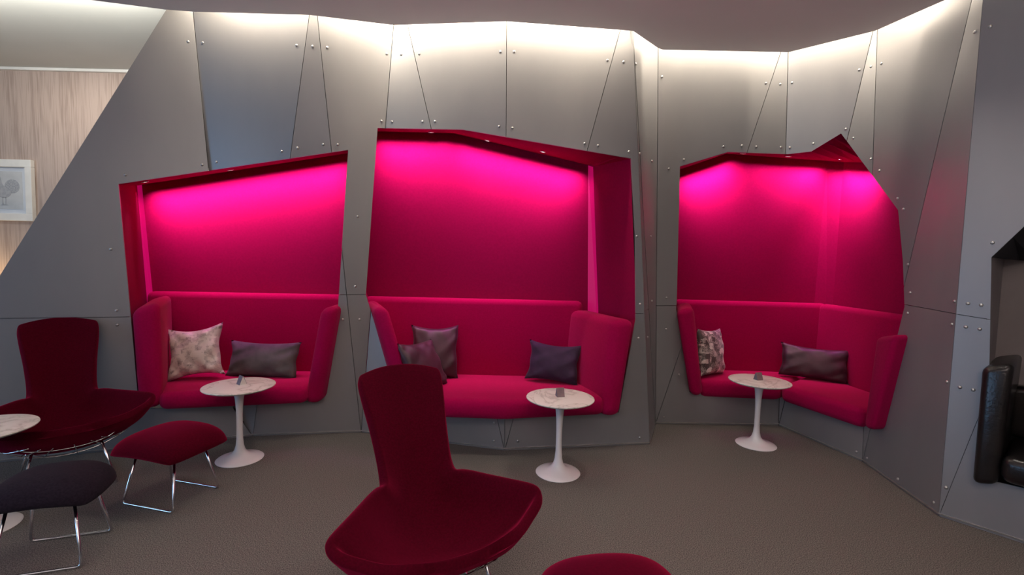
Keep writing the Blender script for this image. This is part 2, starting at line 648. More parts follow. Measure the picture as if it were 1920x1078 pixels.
def slab(ov, tris, pl, thick, off=0.0):
    """solid slab standing on the plane, front face at -off behind it"""
    n, c = pl
    bm = bmesh.new()
    used = sorted({i for t in tris for i in t})
    fr = {i: bm.verts.new(at_plane(ov[i].x, ov[i].y, pl) - n * off) for i in used}
    bk = {i: bm.verts.new(fr[i].co - n * thick) for i in used}
    cnt = {}
    for t in tris:
        for a, b2 in zip(t, t[1:] + t[:1]):
            cnt[(a, b2)] = cnt.get((a, b2), 0) + 1
    for t in tris:
        bm.faces.new([fr[i] for i in t])
        bm.faces.new([bk[i] for i in reversed(t)])
    for (a, b2) in cnt:
        if (b2, a) not in cnt:
            bm.faces.new((fr[a], bk[a], bk[b2], fr[b2]))
    bmesh.ops.dissolve_limit(bm, angle_limit=0.002, verts=bm.verts[:], edges=bm.edges[:])
    return bm


BOLTS = [(353, 78), (380, 80), (556, 85), (586.5, 87), (613.5, 89), (725, 101), (752, 102), (786, 101), (528, 284),
         (558, 277.5), (606, 271), (633, 271), (715, 227), (735, 228.5), (792, 228), (815.5, 228), (379, 309),
         (405.6, 304), (670.6, 406), (666, 537), (235, 328), (208, 467), (938, 97), (964, 97), (1139, 113), (1169, 116),
         (1192, 120), (936, 237), (960.5, 240), (1096, 269), (1121, 273), (1179, 284.5), (1199, 288), (1222, 302),
         (1241, 144), (1254, 316.5), (1194, 443), (1220, 443), (1436, 156), (1463, 158), (1485, 155), (1356, 275),
         (1391, 273), (1418, 275), (1464, 276), (1481, 276.5), (1525, 269), (1282, 299), (1611, 131), (1633, 125),
         (1653, 119), (1806, 65), (1828, 60), (1857, 50), (1586, 242), (1600, 259), (1633, 298), (1649, 320),
         (1683, 372), (1694, 392), (1703, 496), (1861, 455), (1707, 549), (1790, 565), (1815, 569), (1840, 572),
         (1702, 587), (1785, 608), (1811, 613), (1837, 617), (1678, 678), (1776, 716), (1800, 726), (1825, 731),
         (1774, 914), (1751, 942), (1684, 898), (1606, 847), (1626, 859), (643, 599), (674, 599), (1250, 558),
         (1249, 617), (1273, 702), (1245, 782), (1200, 570), (1197, 634), (1222, 564), (1214, 632), (218.5, 582),
         (220, 609), (927, 792), (926, 826), (971, 827), (1199.6, 820.5)]

# backing as the wall itself, the panels its parts
bmw = bmesh.new()
for k, poly in POLY.items():
    holes = [offset_poly(h, -9) for h in OPEN.values()]
    ov, tris = cut_tris(poly, holes)
    b2 = slab(ov, tris, PL[k], 0.05, 0.024)
    me = bpy.data.meshes.new('t'); b2.to_mesh(me); b2.free()
    bmw.from_mesh(me); bpy.data.meshes.remove(me)
wall_back = structure(from_bm('wall_back', bmw, M_BACK))

bolt_bm = bm_lathe([(0.0095, 0.0), (0.0095, 0.004), (0.006, 0.0075), (0, 0.0085)], 10)
bolt_me = bpy.data.meshes.new('bolt')
bolt_bm.to_mesh(bolt_me); bolt_bm.free()
bolt_me.materials.append(M_BOLT)
for p in bolt_me.polygons:
    p.use_smooth = True

panels = []
for k, poly in POLY.items():
    pieces = [poly]
    if k in SEAMS:
        a, b2 = SEAMS[k]
        pieces = [clip_half(poly, a, b2, 1), clip_half(poly, a, b2, -1)]
    for pc in pieces:
        if len(pc) < 3:
            continue
        pin = offset_poly(pc, 0.55)
        ov, tris = cut_tris(pin, list(OPEN.values()))
        if not tris:
            continue
        # separate islands become separate panels
        par = list(range(len(tris)))

        def find(i):
            while par[i] != i:
                i = par[i]
            return i
        em = {}
        for ti, t in enumerate(tris):
            for a, b2 in zip(t, t[1:] + t[:1]):
                key = (min(a, b2), max(a, b2))
                if key in em:
                    par[find(ti)] = find(em[key])
                em[key] = ti
        groups = {}
        for ti, t in enumerate(tris):
            groups.setdefault(find(ti), []).append(t)
        for g in groups.values():
            ar = sum(abs(area2([tuple(ov[i]) for i in t])) for t in g)
            if ar < 30:
                continue
            bm = slab(ov, g, PL[k], 0.012)
            o = from_bm('panel', bm, M_PANEL, wall_back)
            panels.append((o, k, [[tuple(ov[i]) for i in t] for t in g]))
for (bx, by) in BOLTS:
    for o, k, tl in panels:
        if any(inside((bx, by), t) for t in tl):
            n, c = PL[k]
            p = at_plane(bx, by, PL[k])
            bo = link('bolt', bolt_me, None, o)
            bo.matrix_world = Matrix.Translation(p - n * 0.0005) @ n.to_track_quat('Z', 'Y').to_matrix().to_4x4()
            break


def panel_plane(px, py):
    for k, poly in POLY.items():
        if inside((px, py), poly):
            return PL[k]
    best = min(POLY, key=lambda k: min((px - a) ** 2 + (py - b2) ** 2 for a, b2 in POLY[k]))
    return PL[best]


# ------------------------------------------------------------------ floor, ceilings, outer walls
structure(from_bm('floor', bm_box((-8, -5, -0.1), (6.5, 7, 0.0)), M_CARPET))
structure(from_bm('ceiling_upper', bm_box((-8, -5, 3.5), (6.5, 7, 3.6)), M_CEIL2))
EDGE = [(60, -14), (310, 18), (362, 22), (580, 28), (738, 47), (950, 40), (1187, 58), (1234, 90), (1242, 93),
        (1478, 98), (1640, 58), (1772, 0), (1900, -66)]
ep = [at_z(x, y, CEIL) for x, y in EDGE]
poly = [Vector((ep[0].x - 1.0, -4.9, CEIL))] + ep + [Vector((ep[-1].x + 0.8, ep[-1].y - 1.2, CEIL)),
                                                   Vector((ep[-1].x + 0.8, -4.9, CEIL))]
ceiling = structure(from_bm('ceiling', bm_prism(poly, (0, 0, 0.06)), M_CEIL))
structure(from_bm('wall_wood', bm_box((-8, 5.7, 0), (-1.9, 5.8, 3.5)), M_WOOD))
bmt = bm_box((-8, 5.66, 3.47), (-1.9, 5.70, 3.5))
structure(from_bm('trim_1', bmt, M_FRAME))
structure(from_bm('wall_rear', bm_box((-8, -5.1, 0), (6.5, -5.0, 3.5)), M_WALLP))
structure(from_bm('wall_right', bm_box((6.4, -5, 0), (6.5, 7, 3.5)), M_WALLP))
structure(from_bm('wall_far', bm_box((-1.9, 6.2, 0), (6.5, 6.3, 3.5)), M_WALLP))
bmw = bmesh.new()
for lo, hi in (((-8.1, -5, 0), (-8.0, 7, 0.5)), ((-8.1, -5, 2.9), (-8.0, 7, 3.5)), ((-8.1, -5, 0.5), (-8.0, -4.2, 2.9)),
               ((-8.1, 1.2, 0.5), (-8.0, 7, 2.9))):
    b2 = bm_box(lo, hi)
    me = bpy.data.meshes.new('t'); b2.to_mesh(me); b2.free(); bmw.from_mesh(me); bpy.data.meshes.remove(me)
structure(from_bm('wall_left', bmw, M_WALLP))

# thin metal edge along the foot of the panels
fn = [fl[k] for k in ('F0', 'K', 'N1', 'Q', 'R', 'T', 'U', 'V', 'X', 'Z')]
foot = structure(from_bm('baseboard_back', bm_box((-0.001, -0.001, 0.002), (0.001, 0.001, 0.003)), M_BACK))
foot.location = fn[0]
for a, b2 in zip(fn, fn[1:]):
    u = (b2 - a).normalized()
    nn = Vector((u.y, -u.x, 0))
    if nn.dot(-a) < 0:
        nn = -nn
    q = [a + Vector((0, 0, 0.014)), b2 + Vector((0, 0, 0.014)), b2 + Vector((0, 0, 0.021)), a + Vector((0, 0, 0.021))]
    st = from_bm('edge_strip', bm_prism([p + nn * 0.004 - fn[0] for p in q], -nn * 0.006), M_BOLT, foot)
# cove lighting between ceiling edge and wall: strip per straight run
COVE_COL = (1.0, 0.86, 0.68)
for i in range(1, len(ep) - 1):
    a, b2 = ep[i], ep[i + 1]
    if i in (7,):
        continue
    d = (b2 - a)
    L = d.length
    if L < 0.08:
        continue
    u = d.normalized()
    nrm = Vector((-u.y, u.x, 0))
    if nrm.y < 0 and i < 10:
        nrm = -nrm
    if i >= 10 and nrm.x < 0:
        nrm = -nrm
    mid = (a + b2) / 2
    loc = mid - nrm * 0.02 + Vector((0, 0, 0.28))
    e = 0.35 if i == 1 else 0.7 if i == 10 else 0.12 if i == 11 else 1.0
    area_light('cove_light', loc, loc + nrm * 0.8 + Vector((0, 0, -0.75)), L * 0.96, 0.03, COVE_E * L * e, COVE_COL, xdir=u)
    st = bm_box((-L * 0.48, -0.012, 0), (L * 0.48, 0.012, 0.02))
    so = from_bm('led_profile', st, M_FRAME)
    so.matrix_world = Matrix.Translation(mid - nrm * 0.03 + Vector((0, 0, 0.062))) @ Matrix.Rotation(math.atan2(u.y, u.x), 4, 'Z')
    structure(so)

# ------------------------------------------------------------------ niches (linings)
def lin(a, b2, n):
    return [(a[0] + (b2[0] - a[0]) * i / n, a[1] + (b2[1] - a[1]) * i / n) for i in range(n)]


def quad_strip(name, A, B, mat, parent, thick=0.0):
    bm = bmesh.new()
    va = [bm.verts.new(p) for p in A]
    vb = [bm.verts.new(p) for p in B]
    for i in range(len(A) - 1):
        bm.faces.new((va[i], va[i + 1], vb[i + 1], vb[i]))
    return from_bm(name, bm, mat, parent)


def rim_pts(a, b2, n=12, off=0.012):
    out = []
    for i in range(n + 1):
        p = (a[0] + (b2[0] - a[0]) * i / n, a[1] + (b2[1] - a[1]) * i / n)
        pl = panel_plane(*p)
        out.append(at_plane(*p, pl) - pl[0] * off)
    return out


def spread(a, b2, n):
    return [a + (b2 - a) * (i / n) for i in range(n + 1)]


# ---- niche 1
n1 = structure(empty('wall_niche_left'))
BL1, BR1 = Vector((-3.27, 4.20, 0)), Vector((-1.36, 4.34, 0))


def on_line(px, py, A, B):
    return at_plane(px, py, vplane(A, B))


FR1 = (BL1 - Vector((0, 0.06, 0)), BR1 - Vector((0, 0.06, 0)))


def drop_to(pt_top, px, py, A, B, z=0.2):
    """the line from pt_top through the point seen at (px, py) on plane A-B, carried down to height z"""
    q = on_line(px, py, A, B)
    t = (z - pt_top.z) / (q.z - pt_top.z)
    return pt_top + (q - pt_top) * t


n1_bt_l = on_line(266, 346.5, BL1, BR1)
n1_bl = drop_to(n1_bt_l, 287, 556, BL1, BR1)
n1_st = on_line(257, 348, *FR1)
n1_sb = drop_to(n1_st, 275, 556, *FR1)
n1_bt_r = on_line(661, 286, BL1, BR1)
n1_br = Vector((n1_bt_r.x, n1_bt_r.y, 0.2))
A = rim_pts((222, 345), (653, 281), 17)
quad_strip('ceiling_panel', A, [n1_st] + spread(n1_bt_l, n1_bt_r, 16), M_LINING, n1)
quad_strip('back_panel', [n1_bt_l, n1_bt_r], [n1_bl, n1_br], M_LINING, n1)
quad_strip('corner_glow', [n1_st, n1_bt_l], [n1_sb, n1_bl], M_CORNER_GLOW, n1)
A = rim_pts((222, 345), (243, 582), 8) + rim_pts((243, 582), (258, 768), 6)[1:]
quad_strip('side_panel', A, spread(n1_st, n1_sb, 14), M_LINING, n1)
A = rim_pts((653, 281), (636, 572), 8) + rim_pts((636, 572), (602, 760), 6)[1:]
quad_strip('side_panel', A, spread(n1_bt_r, n1_br, 14), M_LINING, n1)
# ---- niche 2
n2 = structure(empty('wall_niche_centre'))
BL2, BR2 = Vector((-1.32, 4.30, 0)), Vector((0.69, 4.34, 0))
p1 = on_line(684, 246, BL2, BR2)
p2 = on_line(850, 250, BL2, BR2)
p3 = on_line(1103, 310, BL2, BR2)
b1 = Vector((p1.x, p1.y, 0.2)); b3 = drop_to(p3, 1102, 560, BL2, BR2)
FR2 = (BL2 - Vector((0, 0.06, 0)), BR2 - Vector((0, 0.06, 0)))
p4 = on_line(1112, 313, *FR2)
b4 = drop_to(p4, 1121, 562, *FR2)
A = rim_pts((708, 240), (868, 243), 8) + rim_pts((868, 243), (1183, 297), 15)[1:]
B = spread(p1, p2, 8) + spread(p2, p3, 14)[1:] + [p4]
quad_strip('ceiling_panel', A, B, M_LINING, n2)
bm = bmesh.new()
bm.faces.new([bm.verts.new(p) for p in (p1, p2, p3, b3, b1)])
from_bm('back_panel', bm, M_LINING, n2)
quad_strip('corner_glow', [p3, p4], [b3, b4], M_CORNER_GLOW, n2)
A = rim_pts((708, 240), (686, 552), 8) + rim_pts((686, 552), (756, 786), 8)[1:]
quad_strip('side_panel', A, spread(p1, b1, 16), M_LINING, n2)
A = rim_pts((1183, 297), (1195, 598), 10) + rim_pts((1195, 598), (1167, 782), 6)[1:]
quad_strip('side_panel', A, spread(p4, b4, 16), M_LINING, n2)
# ---- niche 3
n3 = structure(empty('wall_niche_right'))
BL3, BC3, BR3 = Vector((1.56, 4.86, 0)), Vector((3.16, 4.82, 0)), Vector((3.24, 3.40, 0))
q1 = on_line(1262, 322, BL3, BC3)
q1b = on_line(1362, 288, BL3, BC3)
q2 = on_line(1551, 302, BL3, BC3)
q2c = on_line(1582, 304, BC3, BR3)
q3 = on_line(1660, 306, BC3, BR3)
q4 = on_line(1790, 330, BC3, BR3)
bq1 = Vector((q1.x, q1.y, 0.2)); bq2 = drop_to(q2, 1527, 565, BL3, BC3); bq2c = drop_to(q2c, 1562, 566, BC3, BR3); bq4 = Vector((q4.x, q4.y, 0.2))
bm = bmesh.new()
bm.faces.new([bm.verts.new(p) for p in (q1, q1b, q2, bq2, bq1)])
from_bm('back_panel', bm, M_LINING, n3)
bm = bmesh.new()
bm.faces.new([bm.verts.new(p) for p in (q2c, q3, q4, bq4, bq2c)])
from_bm('back_panel', bm, M_LINING, n3)
A = (rim_pts((1275, 312), (1365, 285), 5) + rim_pts((1365, 285), (1477, 289), 6)[1:] + rim_pts((1477, 289), (1521, 284), 3)[1:]
     + rim_pts((1521, 284), (1577, 250), 4)[1:] + rim_pts((1577, 250), (1684, 394), 8)[1:])
B = spread(q1, q1b, 5) + spread(q1b, q2, 9)[1:] + [q2c] + spread(q2c, q3, 3)[1:] + spread(q3, q4, 8)[1:]
quad_strip('ceiling_panel', A, B, M_LINING, n3)
A = rim_pts((1275, 312), (1269, 570), 6) + rim_pts((1269, 570), (1294, 745), 5)[1:]
quad_strip('side_panel', A, spread(q1, bq1, 11), M_LINING, n3)
A = rim_pts((1684, 394), (1696, 575), 6) + rim_pts((1696, 575), (1634, 810), 5)[1:]
quad_strip('side_panel', A, spread(q4, bq4, 11), M_LINING, n3)
quad_strip('corner_panel', [q2, q2c], [bq2, bq2c], M_LINING, n3)
# ---- niche 4 (dark)
n4 = structure(empty('wall_niche_far_right'))
n13 = PL['W13b'][0]
inw = Vector((-n13.x, -n13.y, 0)).normalized()
O4 = OPEN['N4']
A = rim_pts((1859, 482), (2020, 330), 4)
r1 = A[0] + inw * 0.62
r2 = A[-1] + inw * 0.62 + Vector((0, 0, -0.45))
A2 = rim_pts(O4[1], O4[2], 3)
r3 = A2[-1] + inw * 0.62
r3.z = r2.z
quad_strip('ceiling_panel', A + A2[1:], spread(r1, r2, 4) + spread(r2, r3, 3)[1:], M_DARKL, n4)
A = rim_pts((1859, 482), (1855, 690), 4) + rim_pts((1845, 690), (1832, 895), 4)
rb = Vector((r1.x, r1.y, 0.2))
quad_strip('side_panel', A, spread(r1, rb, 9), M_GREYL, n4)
rb3 = Vector((r3.x, r3.y, 0.2))
quad_strip('side_panel', rim_pts(O4[2], O4[3], 6), spread(r3, rb3, 6), M_GREYL, n4)
bm = bmesh.new()
bm.faces.new([bm.verts.new(p) for p in (r1, r2, r3, rb3, rb)])
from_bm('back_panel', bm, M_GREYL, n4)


# niche lamps: slim wash along the head of each back panel + small downlights
def wash(a, b2, out, drop, power):
    a = a + out; b2 = b2 + out
    mid = (a + b2) / 2 + Vector((0, 0, -drop))
    d = b2 - a
    area_light('niche_wash', mid, mid + Vector((0, 0, -1)) - out * 3.4, d.length * 0.92, 0.03, power * d.length, PINK, math.radians(100), xdir=d)


WASH = 12.0
wash(n1_bt_l, n1_bt_r, Vector((0.02, -0.15, 0)), 0.035, WASH)
wash(p1 + Vector((0.1, 0, 0)), p2, Vector((0, -0.15, 0)), 0.035, WASH)
wash(p2, p3, Vector((0, -0.15, 0)), 0.035, WASH)
wash(q1, q1b, Vector((0.03, -0.15, 0)), 0.035, WASH * 1.3)
wash(q1b, q2, Vector((0, -0.15, 0)), 0.03, WASH * 1.5)
wash(q2c, q3, Vector((-0.15, 0, 0)), 0.035, WASH * 1.4)

# ------------------------------------------------------------------ niche sofas
def off_plane(px, py, d):
    n, c = panel_plane(px, py)
    return (n, c + d)


def arm(parent, px_poly, ref, proud, d, length, bevel=0.058, mat=None, tilt=None):
    pl = off_plane(ref[0], ref[1], proud)
    pts = [at_plane(x, y, pl) for x, y in px_poly]
    d = Vector(d).normalized() * length
    far = [p + d for p in pts]
    return from_bm('arm', bm_loft(pts, far, bevel, 4), mat or M_FABRIC, parent, True)


def plan_block(name, plan, z0, z1, bevel, parent, mat=None, lean=None, seg=4):
    lo = [Vector((p[0], p[1], z0)) for p in plan]
    hi = [Vector((p[0], p[1], z1)) for p in plan]
    if lean:
        hi = [h + Vector(l) for h, l in zip(hi, lean)]
    return from_bm(name, bm_loft(lo, hi, bevel, seg), mat or M_FABRIC, parent, True)


def xy(p):
    return (p.x, p.y)


def sofa_root(pts, label):
    c = sum((Vector((p[0], p[1], 0)) for p in pts), Vector((0, 0, 0))) / len(pts)
    # parts are written in world space, so the thing's Empty stays at the origin of the room
    o = empty('niche_sofa', (0, 0, 0))
    return tag(o, label, 'sofa', 'upholstered niche sofas')


def back_block(parent, A, B, out, thick, z1, bevel=0.05, z0=0.25, mat=None):
    """cushion of the given thickness standing along the line A-B; out = direction into the room"""
    A, B, out = Vector((A[0], A[1], 0)), Vector((B[0], B[1], 0)), Vector(out).normalized()
    plan = [A, B, B + out * thick, A + out * thick]
    lean = [(0, 0, 0), (0, 0, 0), tuple(-out * 0.035), tuple(-out * 0.035)]
    return plan_block('backrest', plan, z0, z1, bevel, parent, mat, lean)


# --- sofa 1
s1 = sofa_root([(-2, 3.8)], 'raspberry niche sofa holding the cream printed cushion and the grey oblong cushion')
fL, fR = at_z(298, 771, 0.30), at_z(572, 758, 0.30)
plan_block('seat', [xy(fL), xy(fR), (-1.50, 4.16), (-2.98, 4.06)], 0.30, 0.43, 0.05, s1)
back_block(s1, (BL1.x + 0.14, BL1.y - 0.02), (BR1.x - 0.11, BR1.y - 0.02), (0.07, -1, 0), 0.15, 1.09)
arm(s1, [(245, 582), (299, 566), (305, 735), (300, 768), (259, 766)], (235, 640), 0.13, (-0.50, 0.86, 0), 0.78)
arm(s1, [(599, 579), (633, 574), (601, 758), (567, 758)], (655, 640), 0.12, (-0.06, 1, 0), 0.62)
# --- sofa 2
s2 = sofa_root([(0, 3.8)], 'wide raspberry niche sofa with an angled front, holding three plum cushions')
a_, m_, b_ = at_z(775, 784, 0.28), at_z(946, 790, 0.28), at_z(1135, 780, 0.28)
plan_block('seat', [xy(a_), xy(m_), xy(b_), (0.60, 4.20), (-1.10, 4.18)], 0.28, 0.425, 0.055, s2)
back_block(s2, (BL2.x + 0.02, BL2.y - 0.02), (BR2.x - 0.06, BR2.y - 0.02), (0, -1, 0), 0.15, 1.085)
arm(s2, [(697, 577), (727, 575), (790, 786), (757, 786)], (700, 640), 0.12, (-0.26, 0.62, 0), 0.62)
arm(s2, [(1150, 600), (1193, 600), (1165, 782), (1130, 782)], (1205, 700), 0.13, (-0.24, 0.62, 0), 0.70)
# --- sofa 3
s3 = sofa_root([(2.4, 4.2)], 'raspberry corner sofa wrapping the niche with city print cushion')
c_, d_, e_ = at_z(1312, 745, 0.26), at_z(1461, 752, 0.26), at_z(1612, 804, 0.26)
cb = (2.98, 4.66)
plan_block('seat', [xy(c_), xy(d_), (cb[0] - 0.006, cb[1] - 0.003), (1.66, 4.69)], 0.26, 0.41, 0.05, s3)
plan_block('seat', [(d_.x + 0.006, d_.y), xy(e_), (3.07, 3.52), (cb[0] + 0.006, cb[1] - 0.003)], 0.26, 0.41, 0.05, s3)
back_block(s3, (BL3.x + 0.06, BL3.y - 0.02), (BC3.x - 0.05, BC3.y - 0.02), (0.02, -1, 0), 0.15, 1.08)
back_block(s3, (BC3.x - 0.03, BC3.y - 0.10), (BR3.x - 0.04, BR3.y + 0.1), (-1, -0.06, 0), 0.15, 1.08)
arm(s3, [(1268, 582), (1301, 576), (1318, 744), (1294, 743)], (1255, 640), 0.12, (0.2, 0.62, 0), 0.62)
arm(s3, [(1641, 632), (1680, 627), (1635, 808), (1617, 802)], (1655, 720), 0.10, (0.97, 0.22, 0), 0.52, 0.04)
# --- black leather sofa at the far right
s4 = tag(empty('leather_sofa'), 'black leather niche sofa with a glossy padded arm', 'sofa')
lw = Vector((n13.x, n13.y, 0)).normalized()
along = Vector((-lw.y, lw.x, 0))
if along.y > 0:
    along = -along
arm(s4, [(1841, 688), (1903, 682), (1870, 912), (1822, 908)], (1815, 800), 0.10, tuple(inw), 0.52, 0.035, M_LEATHER)
arm0 = [o for o in s4.children][0]
g0 = at_plane(1872, 905, (PL['W13b'][0], PL['W13b'][1] + 0.10))
base = Vector((g0.x, g0.y, 0))
LEN = 1.55 - (base - fl['X']).dot(run13) - 0.16
arm1 = arm0.copy()
COL.objects.link(arm1)
arm1.parent = s4
arm1.location = along * (LEN + 0.12)
plan_block('seat', [base, base + along * LEN, base + along * LEN + inw * 0.55, base + inw * 0.55], g0.z, g0.z + 0.15, 0.05, s4, M_LEATHER)
bb = base + inw * 0.55 - along * 0.02
plan_block('backrest', [bb - inw * 0.13, bb - inw * 0.13 + along * LEN, bb + along * LEN, bb], g0.z + 0.155, 0.78, 0.04, s4, M_LEATHER)


# ------------------------------------------------------------------ cushions
def pillow_mesh(name, w, h, t, mat, seed=0, pinch=0.10, n=22, wr=1.0):
    rnd = random.Random(seed)
    ph = [rnd.uniform(0, 6.28) for _ in range(8)]
    bm = bmesh.new()
    uvl = bm.loops.layers.uv.new('UVMap')
    grid = {}
    for side in (1, -1):
        for i in range(n + 1):
            for j in range(n + 1):
                u = -1 + 2 * i / n
                v = -1 + 2 * j / n
                edge = i in (0, n) or j in (0, n)
                if edge and side == -1:
                    grid[(side, i, j)] = grid[(1, i, j)]
                    continue
                pu = u * (1 - pinch * (1 - v * v) * abs(u))
                pv = v * (1 - pinch * (1 - u * u) * abs(v))
                th = 0.5 * t * max(0.0, (1 - u * u) * (1 - v * v)) ** 0.42
                crease = 0.006 * wr * (math.sin(9 * u + 5 * v + ph[0]) * abs(v) + math.sin(8 * v - 6 * u + ph[1]) * abs(u)
                                  + 0.7 * math.sin(13 * (u - v) + ph[2]) * u * v + 0.6 * math.sin(17 * (u + v) + ph[3]) * u * v)
                sag = -0.012 * (1 - u * u) * (v > 0) * v
                grid[(side, i, j)] = bm.verts.new((pu * w / 2 + 0.004 * math.sin(7 * v + ph[4]) * abs(u),
                                                   -side * (th + (crease if not edge else 0) * (th > 0.002)) + 0.006 * math.sin(3 * u + ph[5]),
                                                   pv * h / 2 + sag))
    for side in (1, -1):
        for i in range(n):
            for j in range(n):
                vs_ = [grid[(side, i, j)], grid[(side, i + 1, j)], grid[(side, i + 1, j + 1)], grid[(side, i, j + 1)]]
                uv = [(i / n, j / n), ((i + 1) / n, j / n), ((i + 1) / n, (j + 1) / n), (i / n, (j + 1) / n)]
                try:
                    f = bm.faces.new(vs_)
                except ValueError:
                    continue
                for l, q in zip(f.loops, uv):
                    l[uvl].uv = (q[0] * w / 0.42, q[1] * h / 0.42)
    o = from_bm(name, bm, mat, None, True)
    return o


def pillow(loc, w, h, t, mat, label, yaw, lean, spin=0, seed=0, pinch=0.10, wr=1.0, seat=0.425, dx=0.0, dy=0.0):
    """front looks along -Y before turning; yaw about Z, lean tips the top backwards, spin rolls in its own plane"""
    o = pillow_mesh('cushion', w, h, t, mat, seed, pinch, wr=wr)
    o.matrix_world = (Matrix.Translation(loc) @ Matrix.Rotation(yaw, 4, 'Z') @ Matrix.Rotation(-lean, 4, 'X')
                      @ Matrix.Rotation(spin, 4, 'Y'))
    low = min((o.matrix_world @ v.co).z for v in o.data.vertices)
    o.matrix_world = Matrix.Translation((dx, dy, seat - 0.006 - low)) @ o.matrix_world      # resting on the seat
    return tag(o, label, 'cushion', 'scatter cushions on the niche sofas')


D2R = math.radians
pillow(at_y(355, 657, 3.78), 0.41, 0.43, 0.15, M_PILLOW_A, 'cream satin cushion with faint drawn blocks, leaning on a sofa arm',
       D2R(14), D2R(20), D2R(-7), 1, 0.17, 1.8, 0.43, 0.05, 0.0)
pillow(at_y(494, 670, 3.92), 0.60, 0.30, 0.15, M_PILLOW_GREY, 'oblong dark grey velvet cushion beside the cream cushion',
       D2R(-2), D2R(18), D2R(0), 2, 0.08, 1.0, 0.43)
pillow(at_y(811, 650, 4.02), 0.40, 0.46, 0.14, M_PILLOW_PLUM, 'plum satin cushion standing upright against the sofa back',
       D2R(8), D2R(14), D2R(0), 3, 0.10, 1.0, 0.425, 0.02, 0.01)
pillow(at_y(796, 678, 3.80), 0.40, 0.40, 0.13, M_PILLOW_PLUM, 'plum satin cushion slumped against the sofa arm, behind the crimson chair',
       D2R(62), D2R(30), D2R(3), 4, 0.06, 1.0, 0.425, 0.0, -0.07)
pillow(at_y(1048, 670, 3.98), 0.45, 0.335, 0.14, M_PILLOW_VIOLET, 'small dark violet velvet cushion alone at the end of the wide sofa',
       D2R(-14), D2R(16), D2R(3), 5, 0.12, 1.0, 0.425, -0.045, -0.01)
pillow(at_y(1334, 649, 4.42), 0.41, 0.43, 0.13, M_PILLOW_B, 'black and cream city print cushion on the corner sofa',
       D2R(40), D2R(10), D2R(4), 6, 0.06, 1.0, 0.41)
pillow(at_y(1526, 668, 4.40), 0.55, 0.31, 0.14, M_PILLOW_PLUM, 'oblong plum cushion set in the corner of the corner sofa',
       D2R(-24), D2R(18), D2R(3), 7, 0.08, 1.0, 0.41, -0.03, -0.05)


# ------------------------------------------------------------------ pedestal side tables
ped_me = bm_lathe([(0, 0.0), (0.150, 0.0), (0.152, 0.004), (0.146, 0.009), (0.110, 0.018), (0.075, 0.030), (0.050, 0.046),
                   (0.035, 0.068), (0.026, 0.10), (0.0215, 0.15), (0.020, 0.22), (0.0205, 0.30), (0.023, 0.37),
                   (0.028, 0.43), (0.036, 0.475), (0.046, 0.498), (0.056, 0.5045), (0, 0.5045)], 48)
tmp = from_bm('pedestal', ped_me, M_WHITE, None, True, 40)
PED = tmp.data
bpy.data.objects.remove(tmp)
tmp = from_bm('table_top', bm_lathe([(0, 0.505), (0.205, 0.505), (0.224, 0.513), (0.2295, 0.519), (0.228, 0.523),
                                     (0.222, 0.5245), (0, 0.5245)], 64), M_MARBLE, None, True, 35)
TOP = tmp.data
bpy.data.objects.remove(tmp)


def side_table(px, py, label, rot):
    p = at_z(px, py, 0)
    t = tag(empty('side_table', p, rot), label, 'table', 'white pedestal side tables')
    link('pedestal', PED, None, t)
    link('table_top', TOP, None, t)
    return p


ta = side_table(450, 860, 'round marble pedestal table before the sofa with the grey oblong cushion', 0.4)
tb = side_table(1046, 886, 'round marble pedestal table before the wide sofa with plum cushions', 2.1)
tc_ = side_table(1417, 833, 'round marble pedestal table before the corner sofa', 4.4)
td = side_table(-34, 990, 'round marble pedestal table between the crimson chair and the plum ottoman', 1.0)


# little folded cards on the tables
def card(p, yaw, label, m_face, m_edge, dx=0.0, dy=0.0):
    c = tag(empty('table_card', (p.x + dx, p.y + dy, 0.5246), yaw), label, 'card', 'folded cards on the side tables')
    w, hh, d = 0.052, 0.058, 0.050
    # two leaning leaves and a base leaf
    for s in (-1, 1):
        q = [Vector((-w / 2, s * d / 2, 0)), Vector((w / 2, s * d / 2, 0)), Vector((w / 2, s * 0.004, hh)), Vector((-w / 2, s * 0.004, hh))]
        from_bm('leaf', bm_prism(q, (0, -s * 0.0025, 0.0012)), m_face if s < 0 else m_edge, c)
    from_bm('end_leaf', bm_prism([Vector((w / 2 - .002, -d / 2, 0)), Vector((w / 2 - .002, d / 2, 0)), Vector((w / 2 - .002, 0, hh))],
                                 (0.002, 0, 0)), M_CARD_C, c)
    from_bm('end_leaf', bm_prism([Vector((-w / 2, -d / 2, 0)), Vector((-w / 2, d / 2, 0)), Vector((-w / 2, 0, hh))],
                                 (0.002, 0, 0)), M_CARD_B, c)


card(ta, D2R(-38), 'folded slate card with a pale end on the table by the grey cushion', M_CARD_B, M_CARD_B, 0.0, 0.03)
card(tb, D2R(12), 'folded mauve card on the table before the wide sofa', M_CARD_A, M_CARD_A, 0.0, 0.02)
card(tc_, D2R(14), 'folded brown card on the table before the corner sofa', M_CARD_A, M_CARD_A, 0.0, 0.02)


